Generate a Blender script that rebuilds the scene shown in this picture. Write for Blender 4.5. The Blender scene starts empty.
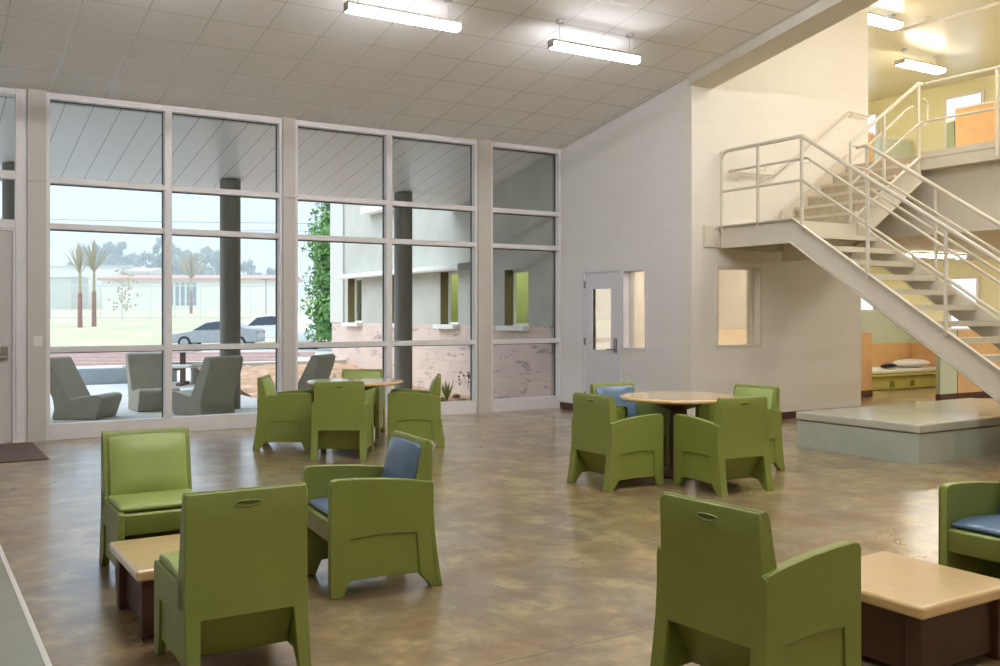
import bpy, bmesh, math, random
from mathutils import Vector, Matrix
random.seed(7)
SC = bpy.context.scene
COL = SC.collection
PI = math.pi

# ------------------------------------------------------------------ materials
def srgb(r, g, b):
    f = lambda c: (c/12.92 if c <= 0.04045 else ((c+0.055)/1.055)**2.4)
    return (f(r/255), f(g/255), f(b/255), 1.0)

class NT:
    def __init__(self, name):
        self.m = bpy.data.materials.new(name); self.m.use_nodes = True
        self.t = self.m.node_tree; self.n = self.t.nodes; self.l = self.t.links
        self.b = self.n['Principled BSDF']; self.out = self.n['Material Output']
    def new(self, kind, **kw):
        n = self.n.new(kind)
        for k, v in kw.items(): setattr(n, k, v)
        return n
    def link(self, a, b): self.l.new(a, b)
    def math(self, op, a, b=None, clamp=False):
        n = self.n.new('ShaderNodeMath'); n.operation = op; n.use_clamp = clamp
        for i, v in enumerate((a, b)):
            if v is None: continue
            if isinstance(v, (int, float)): n.inputs[i].default_value = v
            else: self.l.new(v, n.inputs[i])
        return n.outputs[0]
    def mix(self, fac, a, b):
        n = self.n.new('ShaderNodeMix'); n.data_type = 'RGBA'
        for i, v in ((0, fac), (6, a), (7, b)):
            if isinstance(v, (int, float, tuple)): n.inputs[i].default_value = v
            else: self.l.new(v, n.inputs[i])
        return n.outputs[2]
    def noise(self, scale, detail=4, rough=.55, vec=None, dist=0):
        n = self.n.new('ShaderNodeTexNoise'); n.inputs['Scale'].default_value = scale
        n.inputs['Detail'].default_value = detail; n.inputs['Roughness'].default_value = rough
        n.inputs['Distortion'].default_value = dist
        if vec is not None: self.l.new(vec, n.inputs['Vector'])
        return n.outputs[0]
    def pos(self):
        return self.n.new('ShaderNodeNewGeometry').outputs['Position']
    def xyz(self, vec=None):
        s = self.n.new('ShaderNodeSeparateXYZ'); self.l.new(vec or self.pos(), s.inputs[0]); return s.outputs
    def comb(self, x, y, z=0.0):
        c = self.n.new('ShaderNodeCombineXYZ')
        for i, v in enumerate((x, y, z)):
            if isinstance(v, (int, float)): c.inputs[i].default_value = v
            else: self.l.new(v, c.inputs[i])
        return c.outputs[0]
    def ramp(self, fac, a, b, lo=.35, hi=.65):
        mr = self.n.new('ShaderNodeMapRange'); mr.clamp = True
        self.l.new(fac, mr.inputs[0]); mr.inputs[1].default_value = lo; mr.inputs[2].default_value = hi
        mr.inputs[3].default_value = a; mr.inputs[4].default_value = b
        return mr.outputs[0]
    def bump(self, h, strength=.2, dist=.01):
        n = self.n.new('ShaderNodeBump'); n.inputs['Strength'].default_value = strength
        n.inputs['Distance'].default_value = dist; self.l.new(h, n.inputs['Height'])
        self.l.new(n.outputs[0], self.b.inputs['Normal'])

def plain(name, c, rough=.5, metal=0., var=.06, nscale=6, bump=0., spec=.5, bscale=None):
    t = NT(name); c = srgb(*c)
    co = t.new('ShaderNodeTexCoord').outputs['Object']
    nz = t.noise(nscale, 3, vec=co)
    d = tuple(v*(1-var) for v in c[:3])+(1,); u = tuple(min(1, v*(1+var)) for v in c[:3])+(1,)
    t.link(t.mix(t.ramp(nz, 0., 1.), d, u), t.b.inputs['Base Color'])
    t.b.inputs['Roughness'].default_value = rough; t.b.inputs['Metallic'].default_value = metal
    t.b.inputs['Specular IOR Level'].default_value = spec
    if bump: t.bump(t.noise(bscale or nscale*12, 2, vec=co), bump, .004)
    return t.m

def emis(name, c, s):
    t = NT(name)
    e = t.new('ShaderNodeEmission'); e.inputs[0].default_value = srgb(*c); e.inputs[1].default_value = s
    t.link(e.outputs[0], t.out.inputs[0]); return t.m

def glass(name, tint=(.93, .96, .955), refl=1.0, rough=.0):
    t = NT(name)
    tr = t.new('ShaderNodeBsdfTransparent'); tr.inputs[0].default_value = tint+(1,)
    g = t.new('ShaderNodeBsdfGlossy'); g.inputs['Roughness'].default_value = rough
    f = t.new('ShaderNodeFresnel'); f.inputs[0].default_value = 1.45
    mx = t.new('ShaderNodeMixShader'); t.link(t.math('MULTIPLY', f.outputs[0], refl), mx.inputs[0])
    t.link(tr.outputs[0], mx.inputs[1]); t.link(g.outputs[0], mx.inputs[2]); t.link(mx.outputs[0], t.out.inputs[0])
    return t.m

def block(name, c, axis, mortar=None, bw=.405, rh=.203, strength=.35, ms=.007, dark=.90, var=.03, patch=None):
    """painted concrete block laid in running bond, mapped in metres"""
    t = NT(name); s = t.xyz(); v = t.comb(s[1] if axis == 'x' else s[0], s[2])
    br = t.new('ShaderNodeTexBrick'); br.offset = .5
    t.link(v, br.inputs['Vector']); br.inputs['Scale'].default_value = 1
    br.inputs['Brick Width'].default_value = bw; br.inputs['Row Height'].default_value = rh
    br.inputs['Mortar Size'].default_value = ms; br.inputs['Mortar Smooth'].default_value = .6
    br.inputs['Bias'].default_value = 0
    cc = srgb(*c)
    br.inputs['Color1'].default_value = tuple(x*(1-var) for x in cc[:3])+(1,)
    br.inputs['Color2'].default_value = tuple(min(1, x*(1+var)) for x in cc[:3])+(1,)
    br.inputs['Mortar'].default_value = srgb(*mortar) if mortar else tuple(x*dark for x in cc[:3])+(1,)
    colr = br.outputs[0]
    if patch:
        nz = t.noise(2.2, 5, .7, vec=t.comb(t.math('MULTIPLY', s[1], .6), t.math('MULTIPLY', s[2], 2.2)))
        n2 = t.noise(30, 4, .8, vec=t.pos())
        k = t.math('MULTIPLY', t.ramp(nz, 0, .9, .56, .60), t.ramp(n2, 0, 1, .42, .55))
        colr = t.mix(k, colr, srgb(*patch))
    t.link(colr, t.b.inputs['Base Color']); t.b.inputs['Roughness'].default_value = .55
    h = t.math('ADD', t.math('MULTIPLY', br.outputs['Fac'], -1.0), t.math('MULTIPLY', t.noise(45, 3, vec=t.pos()), .35))
    t.bump(h, strength, .004)
    return t.m

M = {}
M['green'] = plain('green_moulded_plastic', (126, 136, 62), .38, var=.03, nscale=3, bump=.05, bscale=220)
M['green_vinyl'] = plain('green_vinyl', (152, 168, 92), .35, var=.03, nscale=3)
M['blue_vinyl'] = plain('slate_blue_vinyl', (92, 116, 142), .30, var=.05, nscale=4)
M['slot'] = plain('slot_shade', (90, 98, 44), .8)  # darker chair green standing for shade inside the hand slot
M['laminate'] = plain('tan_laminate', (218, 184, 134), .16, var=.03, nscale=14); M['laminate'].node_tree.nodes['Principled BSDF'].inputs['Coat Weight'].default_value = .7; M['laminate'].node_tree.nodes['Principled BSDF'].inputs['Coat Roughness'].default_value = .12
M['brown'] = plain('dark_brown_plastic', (74, 46, 32), .5, var=.05)
M['frame'] = plain('aluminium_paint', (226, 223, 222), .42, var=.02)
M['pillar'] = plain('mullion_cover_paint', (198, 192, 184), .5, var=.02)
M['doorpaint'] = plain('door_paint', (200, 195, 190), .45, var=.02)
M['cooldoor'] = plain('interior_door_paint', (222, 220, 224), .4, var=.02)
M['steel'] = plain('brushed_steel', (150, 145, 140), .3, metal=.9)
M['trimwhite'] = plain('white_trim', (232, 228, 220), .45, var=.02)
M['stairpaint'] = plain('cream_stair_paint', (214, 206, 188), .38, var=.02)
M['tread'] = plain('cream_tread', (196, 184, 156), .6, var=.08, nscale=9, bump=.1)
M['beam'] = plain('beam_paint', (214, 208, 194), .6, var=.02)
M['base'] = plain('rubber_base_brown', (84, 54, 42), .55)
M['lamp_metal'] = plain('lamp_housing', (178, 174, 170), .4, metal=.3)
M['lens'] = emis('lit_lens', (250, 250, 255), 20.0)
M['lens_fill'] = emis('lit_lens_fill_rows', (250, 250, 255), 82.0)  # for the unseen pendant rows added as fill
M['lens_up'] = emis('lit_lens_upper', (255, 245, 230), 22.0)
M['lens_dim'] = emis('lit_lens_dim', (255, 250, 240), 16.0)
M['uplens'] = emis('lit_uplight', (250, 250, 255), 3.0)
M['lens_warm'] = emis('lit_lens_warm', (255, 248, 238), 30.0)
M['lens_east'] = emis('lit_lens_unseen', (255, 248, 238), 76.0)  # for lamps out of view, most of them added fill
M['lens_low'] = emis('lit_lens_low', (255, 247, 234), 20.0)
M['glass'] = glass('window_glass', refl=.02, rough=.22)
M['glassin'] = glass('interior_glass', (.96, .96, .94), .6)
M['mat'] = plain('brown_entry_mat', (112, 94, 86), .95, var=.12, nscale=60, bump=.4)
M['yellow'] = plain('yellow_green_wall', (236, 232, 192), .6, var=.02)
M['yelceil'] = plain('upper_ceiling_paint', (214, 206, 178), .3, var=.02, spec=.5)
M['mint'] = plain('mint_panel', (200, 210, 186), .5, var=.02)
M['orange'] = plain('orange_wood_panel', (224, 182, 130), .4, var=.05, nscale=5)
M['cream'] = plain('cream_paint', (226, 220, 204), .6, var=.02)
M['olive'] = plain('olive_bunk', (186, 186, 108), .45, var=.04)
M['sheet'] = plain('white_sheet', (232, 230, 224), .8, bump=.2, bscale=30)
M['pillow'] = plain('white_pillow', (240, 238, 236), .85, bump=.3, bscale=20)
M['navy'] = plain('dark_navy_cloth', (34, 34, 46), .9)
M['warmwall'] = plain('warm_office_wall', (246, 240, 228), .7, var=.02)
M['paleblue'] = plain('pale_blue_panel', (200, 214, 216), .4)
M['jamb'] = plain('olive_jamb', (118, 104, 70), .7)
M['wingroom'] = plain('lime_wall', (178, 186, 110), .6)
# exterior
M['concrete'] = plain('patio_concrete', (188, 186, 184), .8, var=.06, nscale=2, bump=.2)
M['loungec'] = plain('grey_green_lounge_plastic', (146, 140, 124), .6, var=.05, bump=.1)
M['colgrey'] = plain('painted_column', (116, 110, 100), .5, var=.05)
M['soffit'] = None
M['stucco'] = plain('wing_stucco', (180, 178, 168), .85, var=.08, nscale=1.4, bump=.2)
M['stucco_light'] = plain('wing_stucco_light', (196, 194, 187), .85, var=.02)
M['fascia'] = plain('fascia_metal', (150, 156, 160), .5)
M['dirt'] = plain('orange_dirt', (190, 152, 124), .95, var=.2, nscale=3, bump=.6)
M['dirtpink'] = plain('pinkish_ground', (214, 202, 192), .95, var=.1, nscale=1)
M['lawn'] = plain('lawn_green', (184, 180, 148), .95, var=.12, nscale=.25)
M['asphalt'] = plain('parking_asphalt', (180, 178, 174), .9, var=.05)
M['board'] = plain('reddish_board', (186, 158, 152), .8)
M['bark'] = plain('tree_bark', (120, 104, 92), .9)
M['palmbark'] = plain('palm_bark', (150, 106, 96), .9, var=.2, nscale=8)
M['palmtop'] = plain('palm_upper_bark', (176, 160, 132), .9, var=.2, nscale=8)
M['frond'] = plain('palm_frond', (172, 160, 132), .8, var=.15)
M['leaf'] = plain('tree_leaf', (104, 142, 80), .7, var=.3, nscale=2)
M['farleaf'] = plain('hazy_eucalyptus_leaf', (112, 128, 118), .9, var=.2, nscale=.4)  # grey green with distance haze mixed into the leaf colour
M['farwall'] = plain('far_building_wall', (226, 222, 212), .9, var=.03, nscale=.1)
M['fargrey'] = plain('far_building_grey', (190, 188, 182), .9)
M['redroof'] = plain('far_red_roof', (190, 140, 128), .9)
M['fargl'] = plain('far_window_glass', (112, 128, 140), .2)
M['carsilver'] = plain('silver_car_paint', (160, 162, 164), .3, metal=.1)
M['carwhite'] = plain('white_car_paint', (236, 236, 238), .25)
M['carglass'] = plain('car_window_glass', (60, 68, 78), .1)
M['tyre'] = plain('tyre_rubber', (44, 44, 46), .8)
M['rim'] = plain('wheel_rim', (170, 172, 176), .3, metal=.6)
M['wire'] = plain('wire_grey', (110, 116, 124), .6)
M['fence'] = plain('fence_galvanised', (196, 200, 204), .5)
M['rock'] = plain('stone_brown', (158, 128, 106), .9, var=.2)
M['agave'] = plain('agave_leaf', (128, 152, 74), .6)
M['awning'] = plain('awning_white', (226, 224, 218), .6)

def floor_mat():
    t = NT('stained_polished_concrete'); p = t.pos(); s = t.xyz(p)
    big = t.noise(.5, 3, .5, vec=p, dist=.4); mid = t.noise(1.6, 5, .6, vec=p, dist=.6); fine = t.noise(9, 6, .65, vec=p)
    a = t.mix(t.ramp(big, 0, 1, .42, .58), srgb(178, 152, 104), srgb(150, 136, 112))
    a = t.mix(t.ramp(mid, 0, .85, .42, .62), a, srgb(118, 102, 78))
    a = t.mix(t.ramp(t.noise(3.3, 5, .65, vec=p, dist=.5), 0, .7, .48, .62), a, srgb(194, 170, 118))
    a = t.mix(t.ramp(fine, 0, .5, .44, .62), a, srgb(116, 100, 76))
    blot = t.math('MULTIPLY', t.ramp(t.noise(2.6, 5, .6, vec=p), 0, 1, .44, .60), .7)
    a = t.mix(blot, a, srgb(126, 98, 68))
    def joint(c, off, sp):
        m = t.math('ABSOLUTE', t.math('SUBTRACT', t.math('PINGPONG', t.math('SUBTRACT', c, off), sp/2), 0))
        return t.math('LESS_THAN', m, .006)
    j = t.math('MAXIMUM', joint(s[0], 4.24, 4.6), joint(s[1], 3.5, 4.6))
    a = t.mix(t.math('MULTIPLY', j, .6), a, srgb(78, 64, 50))
    t.link(a, t.b.inputs['Base Color'])
    t.link(t.ramp(mid, .26, .40, .3, .7), t.b.inputs['Roughness'])
    t.b.inputs['Specular IOR Level'].default_value = .55
    t.b.inputs['Coat Weight'].default_value = .85; t.b.inputs['Coat Roughness'].default_value = .2
    h = t.math('ADD', t.noise(4, 2, .5, vec=p), t.math('MULTIPLY', t.noise(13, 2, .5, vec=p), .3))
    t.bump(h, .25, .012)
    return t.m
M['floor'] = floor_mat()
M['floor2'] = plain('sealed_grey_green_floor', (150, 152, 138), .22, var=.05, nscale=2)

def ceil_mat():
    t = NT('ceiling_tiles'); s = t.xyz()
    def g(c, off):
        return t.math('LESS_THAN', t.math('PINGPONG', t.math('SUBTRACT', c, off), .305), .009)
    k = t.math('MAXIMUM', g(s[0], 1.5), g(s[1], 11.9))
    sp = t.noise(60, 3, .7, vec=t.pos())
    base = t.mix(t.ramp(sp, 0, 1, .3, .7), srgb(233, 232, 230), srgb(238, 237, 235))
    t.link(t.mix(k, base, srgb(214, 212, 208)), t.b.inputs['Base Color'])
    t.link(t.math('SUBTRACT', .8, t.math('MULTIPLY', k, .56)), t.b.inputs['Roughness'])
    t.bump(t.math('MULTIPLY', k, -1.), .25, .004)
    return t.m
M['ceiling'] = ceil_mat()

def soffit_mat():
    t = NT('soffit_panels'); s = t.xyz()
    k = t.math('LESS_THAN', t.math('PINGPONG', t.math('SUBTRACT', s[0], 1.69), .161), .007)
    t.link(t.mix(k, srgb(232, 231, 230), srgb(168, 167, 167)), t.b.inputs['Base Color'])
    t.b.inputs['Roughness'].default_value = .32
    return t.m
M['soffit'] = soffit_mat()
M['cmu_x'] = block('painted_block_x', (228, 226, 222), 'x', strength=.16, dark=.965, var=.01)
M['cmu_y'] = block('painted_block_y', (230, 225, 214), 'y', strength=.16, dark=.965, var=.01)
M['brick'] = block('pink_ground_face_block', (206, 184, 172), 'x', mortar=(190, 172, 162), strength=.2, var=.05, patch=(128, 112, 106))

# ------------------------------------------------------------------ mesh builder
class MB:
    def __init__(self): self.bm = bmesh.new(); self.mats = []; self.mi = 0
    def use(self, m):
        if m not in self.mats: self.mats.append(m)
        self.mi = self.mats.index(m); return self
    def face(self, vs):
        try:
            f = self.bm.faces.new(vs); f.material_index = self.mi; return f
        except ValueError: return None
    def box(self, x0, x1, y0, y1, z0, z1, mtx=None):
        P = [Vector((x, y, z)) for z in (z0, z1) for y in (y0, y1) for x in (x0, x1)]
        if mtx: P = [mtx @ p for p in P]
        v = [self.bm.verts.new(p) for p in P]
        for q in ((0, 2, 3, 1), (4, 5, 7, 6), (0, 1, 5, 4), (2, 6, 7, 3), (0, 4, 6, 2), (1, 3, 7, 5)):
            self.face([v[i] for i in q])
        return self
    def prism(self, pts, fn, a, b):
        """polygon pts (u,v) extruded between a and b; fn(u,v,w)->xyz"""
        A = [self.bm.verts.new(fn(u, v, a)) for u, v in pts]; B = [self.bm.verts.new(fn(u, v, b)) for u, v in pts]
        self.face(A); self.face(B[::-1])
        n = len(pts)
        for i in range(n): self.face([A[i], B[i], B[(i+1) % n], A[(i+1) % n]])
        return self
    def tube(self, pts, r, seg=10, caps=True, r2=None):
        pts = [Vector(p) for p in pts]; rings = []; n = len(pts)
        up = Vector((0, 0, 1))
        d0 = (pts[1]-pts[0]).normalized()
        if abs(d0.dot(up)) > .95: up = Vector((1, 0, 0))
        side = d0.cross(up).normalized()
        for i, p in enumerate(pts):
            di = (pts[i]-pts[i-1]).normalized() if i else (pts[1]-pts[0]).normalized()
            do = (pts[i+1]-pts[i]).normalized() if i < n-1 else di
            t = (di+do)
            t = t.normalized() if t.length > 1e-6 else di
            side = (side - t*side.dot(t)).normalized(); nrm = t.cross(side)
            k = 1/max(.5, t.dot(di))
            bis = (do-di); 
            rr = r if r2 is None else r+(r2-r)*i/(n-1)
            ring = []
            for j in range(seg):
                a = 2*PI*j/seg; o = side*math.cos(a)*rr+nrm*math.sin(a)*rr
                if bis.length > 1e-4:
                    bd = bis.normalized(); o = o+bd*(o.dot(bd))*(k-1)
                ring.append(self.bm.verts.new(p+o))
            rings.append(ring)
        for a, b in zip(rings, rings[1:]):
            for j in range(seg): self.face([a[j], a[(j+1) % seg], b[(j+1) % seg], b[j]])
        if caps: self.face(rings[0][::-1]); self.face(rings[-1])
        return self
    def lathe(self, prof, c=(0, 0, 0), seg=32, mtx=None):
        rings = []
        for r, z in prof:
            ring = []
            for j in range(seg):
                a = 2*PI*j/seg; p = Vector((c[0]+r*math.cos(a), c[1]+r*math.sin(a), c[2]+z))
                ring.append(self.bm.verts.new(mtx @ p if mtx else p))
            rings.append(ring)
        for a, b in zip(rings, rings[1:]):
            for j in range(seg): self.face([a[j], a[(j+1) % seg], b[(j+1) % seg], b[j]])
        self.face(rings[0][::-1]); self.face(rings[-1]); return self
    def ico(self, c, r, sub=2, sc=(1, 1, 1), noise=0.):
        res = bmesh.ops.create_icosphere(self.bm, subdivisions=sub, radius=1)
        fs = set()
        for v in res['verts']:
            k = 1+random.uniform(-noise, noise)
            v.co = Vector((c[0]+v.co.x*r*sc[0]*k, c[1]+v.co.y*r*sc[1]*k, c[2]+v.co.z*r*sc[2]*k))
            fs.update(v.link_faces)
        for f in fs: f.material_index = self.mi
        return self
    def build(self, name, mat=None, parent=None, bevel=0., seg=2, smooth=False, angle=40):
        bmesh.ops.recalc_face_normals(self.bm, faces=self.bm.faces)
        me = bpy.data.meshes.new(name); self.bm.to_mesh(me); self.bm.free()
        if mat is not None and not self.mats: me.materials.append(mat)
        for m in self.mats: me.materials.append(m)
        o = bpy.data.objects.new(name, me); COL.objects.link(o)
        if parent: o.parent = parent
        if smooth or bevel:
            for p in me.polygons: p.use_smooth = True
        if smooth and not bevel:
            me.set_sharp_from_angle(angle=math.radians(angle))
        if bevel:
            b = o.modifiers.new('b', 'BEVEL'); b.width = bevel; b.segments = seg; b.limit_method = 'ANGLE'
            b.angle_limit = math.radians(32); b.harden_normals = True
        return o

def tag(o, label=None, cat=None, group=None, kind=None):
    if label: o['label'] = label
    if cat: o['category'] = cat
    if group: o['group'] = group
    if kind: o['kind'] = kind
    return o
def empty(name, loc=(0, 0, 0), rz=0, **kw):
    o = bpy.data.objects.new(name, None); COL.objects.link(o); o.location = loc; o.rotation_euler = (0, 0, rz)
    o.empty_display_size = .1
    return tag(o, **kw)
def struct(o): o['kind'] = 'structure'; return o
def kids(o): return [c for c in bpy.data.objects if c.parent == o]
def copy_tree(o, parent=None):
    c = o.copy(); COL.objects.link(c); c.parent = parent
    for ch in kids(o): copy_tree(ch, c)
    return c
FX = lambda u, v, w: (w, u, v)      # polygon in (y,z), extruded along x
FY = lambda u, v, w: (u, w, v)      # polygon in (x,z), extruded along y

# ------------------------------------------------------------------ camera + world
YAW = math.atan2(.5290, .8486)
cam = bpy.data.cameras.new('camera'); co = bpy.data.objects.new('camera', cam); COL.objects.link(co)
co.location = (0, 0, 1.5); co.rotation_euler = (PI/2, 0, -YAW)
cam.sensor_width = 36; cam.lens = 34.56; cam.shift_y = -.019; cam.clip_end = 1000; cam.clip_start = .05
SC.camera = co
def camxy(X, Z):      # from camera-aligned ground coordinates to room coordinates
    return (X*.8486+Z*.5290, -X*.5290+Z*.8486)

w = bpy.data.worlds.new('sky'); SC.world = w; w.use_nodes = True
nt = w.node_tree; bg = nt.nodes['Background']
tc = nt.nodes.new('ShaderNodeTexCoord'); sp = nt.nodes.new('ShaderNodeSeparateXYZ')
nt.links.new(tc.outputs['Generated'], sp.inputs[0])
cr = nt.nodes.new('ShaderNodeValToRGB'); nt.links.new(sp.outputs[2], cr.inputs[0])
cr.color_ramp.elements[0].position = 0.0; cr.color_ramp.elements[0].color = (.52, .575, .66, 1)
cr.color_ramp.elements[1].position = .20; cr.color_ramp.elements[1].color = (.46, .56, .72, 1)
ce_ = cr.color_ramp.elements.new(.7); ce_.color = (1.35, 1.55, 1.8, 1)      # overcast sky: brighter overhead
nt.links.new(cr.outputs[0], bg.inputs[0]); bg.inputs[1].default_value = 1.0
sun = bpy.data.lights.new('sun', 'SUN'); sun.energy = 2.1; sun.angle = math.radians(60); sun.color = (.9, .95, 1)
so = bpy.data.objects.new('sun', sun); COL.objects.link(so)
so.rotation_euler = Vector((.70, -.22, -.62)).to_track_quat('-Z', 'Y').to_euler()

# ------------------------------------------------------------------ room shell
WY = 12.5                      # window wall
CE = lambda y: 4.13+.18*(WY-y)
struct(MB().box(.54, 18.75, -4.2, 12.62, -.2, 0).box(12.5, 18.75, 12.62, 15.2, -.2, 0).build('floor', M['floor']))
struct(MB().box(-4.2, .52, -4.2, 12.62, -.2, 0).build('floor_side_bay', M['floor2']))
struct(MB().box(.52, .545, -4.2, 12.62, -.2, .003).build('trim_1', M['trimwhite']))
c = MB(); c.prism([(-4.2, CE(-4.2)), (12.72, CE(12.72)), (12.72, CE(12.72)+.35), (-4.2, CE(-4.2)+.35)], FX, -4.2, 8.9)
struct(c.build('ceiling', M['ceiling']))
struct(MB().box(-4.35, -4.2, -4.35, 12.7, -.2, 8).build('wall_left', M['cmu_x']))
struct(MB().box(-4.2, 18.75, -4.35, -4.2, -.2, 8).build('wall_back', M['cmu_y']))
def wall_with_holes(name, mat, axis, w0, w1, u0, u1, z0, z1, holes):
    """axis 'x': wall lies in plane x (u=y); axis 'y': plane y (u=x). holes (u0,u1,z0,z1) sorted by u"""
    b = MB()
    def bx(a, c, lo, hi):
        if c-a < 1e-4 or hi-lo < 1e-4: return
        if axis == 'x': b.box(w0, w1, a, c, lo, hi)
        else: b.box(a, c, w0, w1, lo, hi)
    u = u0
    for (a, c, lo, hi) in holes:
        bx(u, a, z0, z1); bx(a, c, z0, lo); bx(a, c, hi, z1); u = c
    bx(u, u1, z0, z1)
    return struct(b.build(name, mat))
# wall with the door (plane x = 8.9) and wall beside the stair (plane y = 9.5)
wall_with_holes('wall_right', M['cmu_x'], 'x', 8.93, 9.12, 9.69, 12.62, 0, 4.9,
                [(10.43, 10.92, 1.0, 2.13), (10.98, 11.90, 0, 2.17)])
wall_with_holes('wall_stair_side', M['cmu_y'], 'y', 9.5, 9.69, 8.93, 12.40, 0, 2.61, [(9.40, 10.22, 1.07, 2.13)])
struct(MB().box(8.93, 12.57, 9.5, 9.69, 2.61, 6.6).build('wall_stair_side_upper', M['cmu_y']))
struct(MB().box(12.25, 12.40, 9.69, 15.2, 0, 2.61).box(12.40, 12.57, 9.69, 15.2, 2.61, 6.6).build('wall_dorm_side', M['cream']))
# office behind
o = MB(); o.box(9.12, 12.25, 12.45, 12.62, 0, 3.2).box(9.12, 12.25, 9.69, 12.45, 2.9, 3.0); struct(o.build('wall_office', M['warmwall']))
struct(MB().box(9.121, 9.14, 9.70, 10.40, 0, 2.9).build('trim_office_lining', M['warmwall']))
struct(MB().box(12.23, 12.25, 9.7, 12.45, 0, 2.9).build('wall_office_end', M['warmwall']))
struct(MB().box(9.7, 12.2, 11.2, 11.26, 0, 1.25).build('wall_office_half', plain('peach_panel', (232, 212, 184), .6)))
# upper block closing the roof edge
struct(MB().box(8.97, 12.57, 9.69, 12.62, 4.4, 6.6).build('wall_upper_block', M['stucco']))
# beam below ceiling edge, following the slope
pts = [(y, min(CE(y)-.125, 6.25)) for y in (9.5, 7, 4, 1, -.5, -4.2)]
b = MB(); b.prism(pts+[(-4.2, 8), (9.5, 8)], FX, 8.87, 9.31); struct(b.build('beam_sloping', M['beam']))
struct(MB().box(9.31, 18.75, -4.2, 9.5, 6.3, 6.5).box(12.57, 18.75, 9.5, 15.2, 6.3, 6.5).build('ceiling_upper', M['yelceil']))
wall_with_holes('wall_far', M['yellow'], 'x', 18.6, 18.75, -4.2, 15.2, 0, 6.5,
                [])
struct(MB().box(12.57, 18.6, 15.05, 15.2, 0, 6.5).build('wall_dorm_back', M['yellow']))

# baseboards
struct(MB().box(8.905, 8.93, 11.95, 12.48, 0, .10).box(8.905, 8.93, 9.47, 10.97, 0, .10).build('baseboard_right', M['base']))
struct(MB().box(8.93, 12.40, 9.475, 9.5, 0, .10).build('baseboard_stair_side', M['base']))

# windows in far wall: frames over self-lit panes standing in for daylight
def far_window(name, x, y0, y1, z0, z1):
    f = MB()
    t = .06
    f.box(x-.05, x, y0-t, y1+t, z1, z1+t).box(x-.05, x, y0-t, y1+t, z0-t, z0).box(x-.05, x, y0-t, y0, z0, z1).box(x-.05, x, y1, y1+t, z0, z1)
    o = struct(f.build(name, M['trimwhite']))
    MB().box(x-.02, x-.01, y0, y1, z0, z1).build('pane', M['pane_glow'], o)
M['pane_glow'] = emis('glowing_window_pane', (226, 238, 250), 1.1)  # pane emits by itself in place of daylight
far_window('window_7', 18.6, 11.45, 12.0, 1.2, 2.22)
far_window('window_8', 18.6, 11.35, 12.1, 4.5, 5.98)
f = MB()
for a in (13.2, 17.0):
    pass
def back_window(name, y, x0, x1, z0, z1):
    t = .06; f = MB()
    f.box(x0-t, x1+t, y-.05, y, z1, z1+t).box(x0-t, x1+t, y-.05, y, z0-t, z0).box(x0-t, x0, y-.05, y, z0, z1).box(x1, x1+t, y-.05, y, z0, z1)
    o = struct(f.build(name, M['trimwhite']))
    MB().box(x0, x1, y-.02, y-.01, z0, z1).build('pane', M['pane_glow'], o)
far_window('window_9', 18.6, 13.9, 14.6, 1.6, 2.3)
far_window('window_10', 18.6, 13.83, 14.5, 4.5, 5.98)

# ------------------------------------------------------------------ window wall
FD0, FD1 = WY-.02, WY+.13       # frame depth
def glazed(name, x0, x1, mull, rails, bottom=.0):
    f = MB(); j = .045
    def fb(a, c, lo, hi): f.box(a, c, FD0, FD1, lo, hi)
    fb(x0, x0+j, bottom, 4.13); fb(x1-j, x1, bottom, 4.13)
    fb(x0+j, x1-j, 4.055, 4.13); fb(x0+j, x1-j, bottom, .19)
    cols = [x0+j]+[v for m in mull for v in (m-.045, m+.045)]+[x1-j]
    for m in mull: fb(m-.045, m+.045, .19, 4.055)
    for i in range(0, len(cols), 2):
        for z in rails: fb(cols[i], cols[i+1], z-.035, z+.035)
    o = struct(f.build(name, M['frame'], bevel=.004, seg=1))
    g = MB()
    zs = [.19]+[v for r in rails for v in (r-.035, r+.035)]+[4.055]
    for i in range(0, len(cols), 2):
        for k in range(0, len(zs), 2):
            g.box(cols[i], cols[i+1], WY+.085, WY+.095, zs[k], zs[k+1])
    g.build('pane', M['glass'], o)
    # dark gasket lines
    g = MB()
    for i in range(0, len(cols), 2):
        for k in range(0, len(zs), 2):
            a, c2, lo, hi = cols[i], cols[i+1], zs[k], zs[k+1]; y0, y1 = WY+.075, WY+.105
            g.box(a, c2, y0, y1, hi-.012, hi).box(c2-.01, c2, y0, y1, lo, hi-.012).box(a, a+.008, y0, y1, lo, hi-.012)
    g.build('gasket', M['gasket'], o)
    return o
M['gasket'] = plain('glazing_gasket', (70, 72, 74), .5)
R = [1.075, 2.545, 3.09]
glazed('window_1', 1.45, 4.34, [2.855], R)
glazed('window_2', 4.51, 7.38, [5.92], R)
glazed('window_3', 7.61, 8.93, [], R)
# left unit: transom glazing above a door
f = MB(); f.box(1.13, 1.25, FD0, FD1, 0, 4.13).box(-1.75, 1.13, FD0, FD1, 4.055, 4.13).box(-1.75, 1.13, FD0, FD1, 3.08, 3.17)
f.box(-1.75, 1.13, FD0, FD1, 2.50, 2.60).box(-1.75, -1.7, FD0, FD1, 0, 4.13).box(-.55, -.45, FD0, FD1, 0, 2.5)
o = struct(f.build('window_4', M['frame'], bevel=.004, seg=1))
g = MB().box(-1.7, 1.13, WY+.085, WY+.095, 2.6, 3.08).box(-1.7, 1.13, WY+.085, WY+.095, 3.17, 4.055).box(-1.7, -.55, WY+.085, WY+.095, .02, 2.5)
g.build('pane', M['glass'], o)
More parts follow.
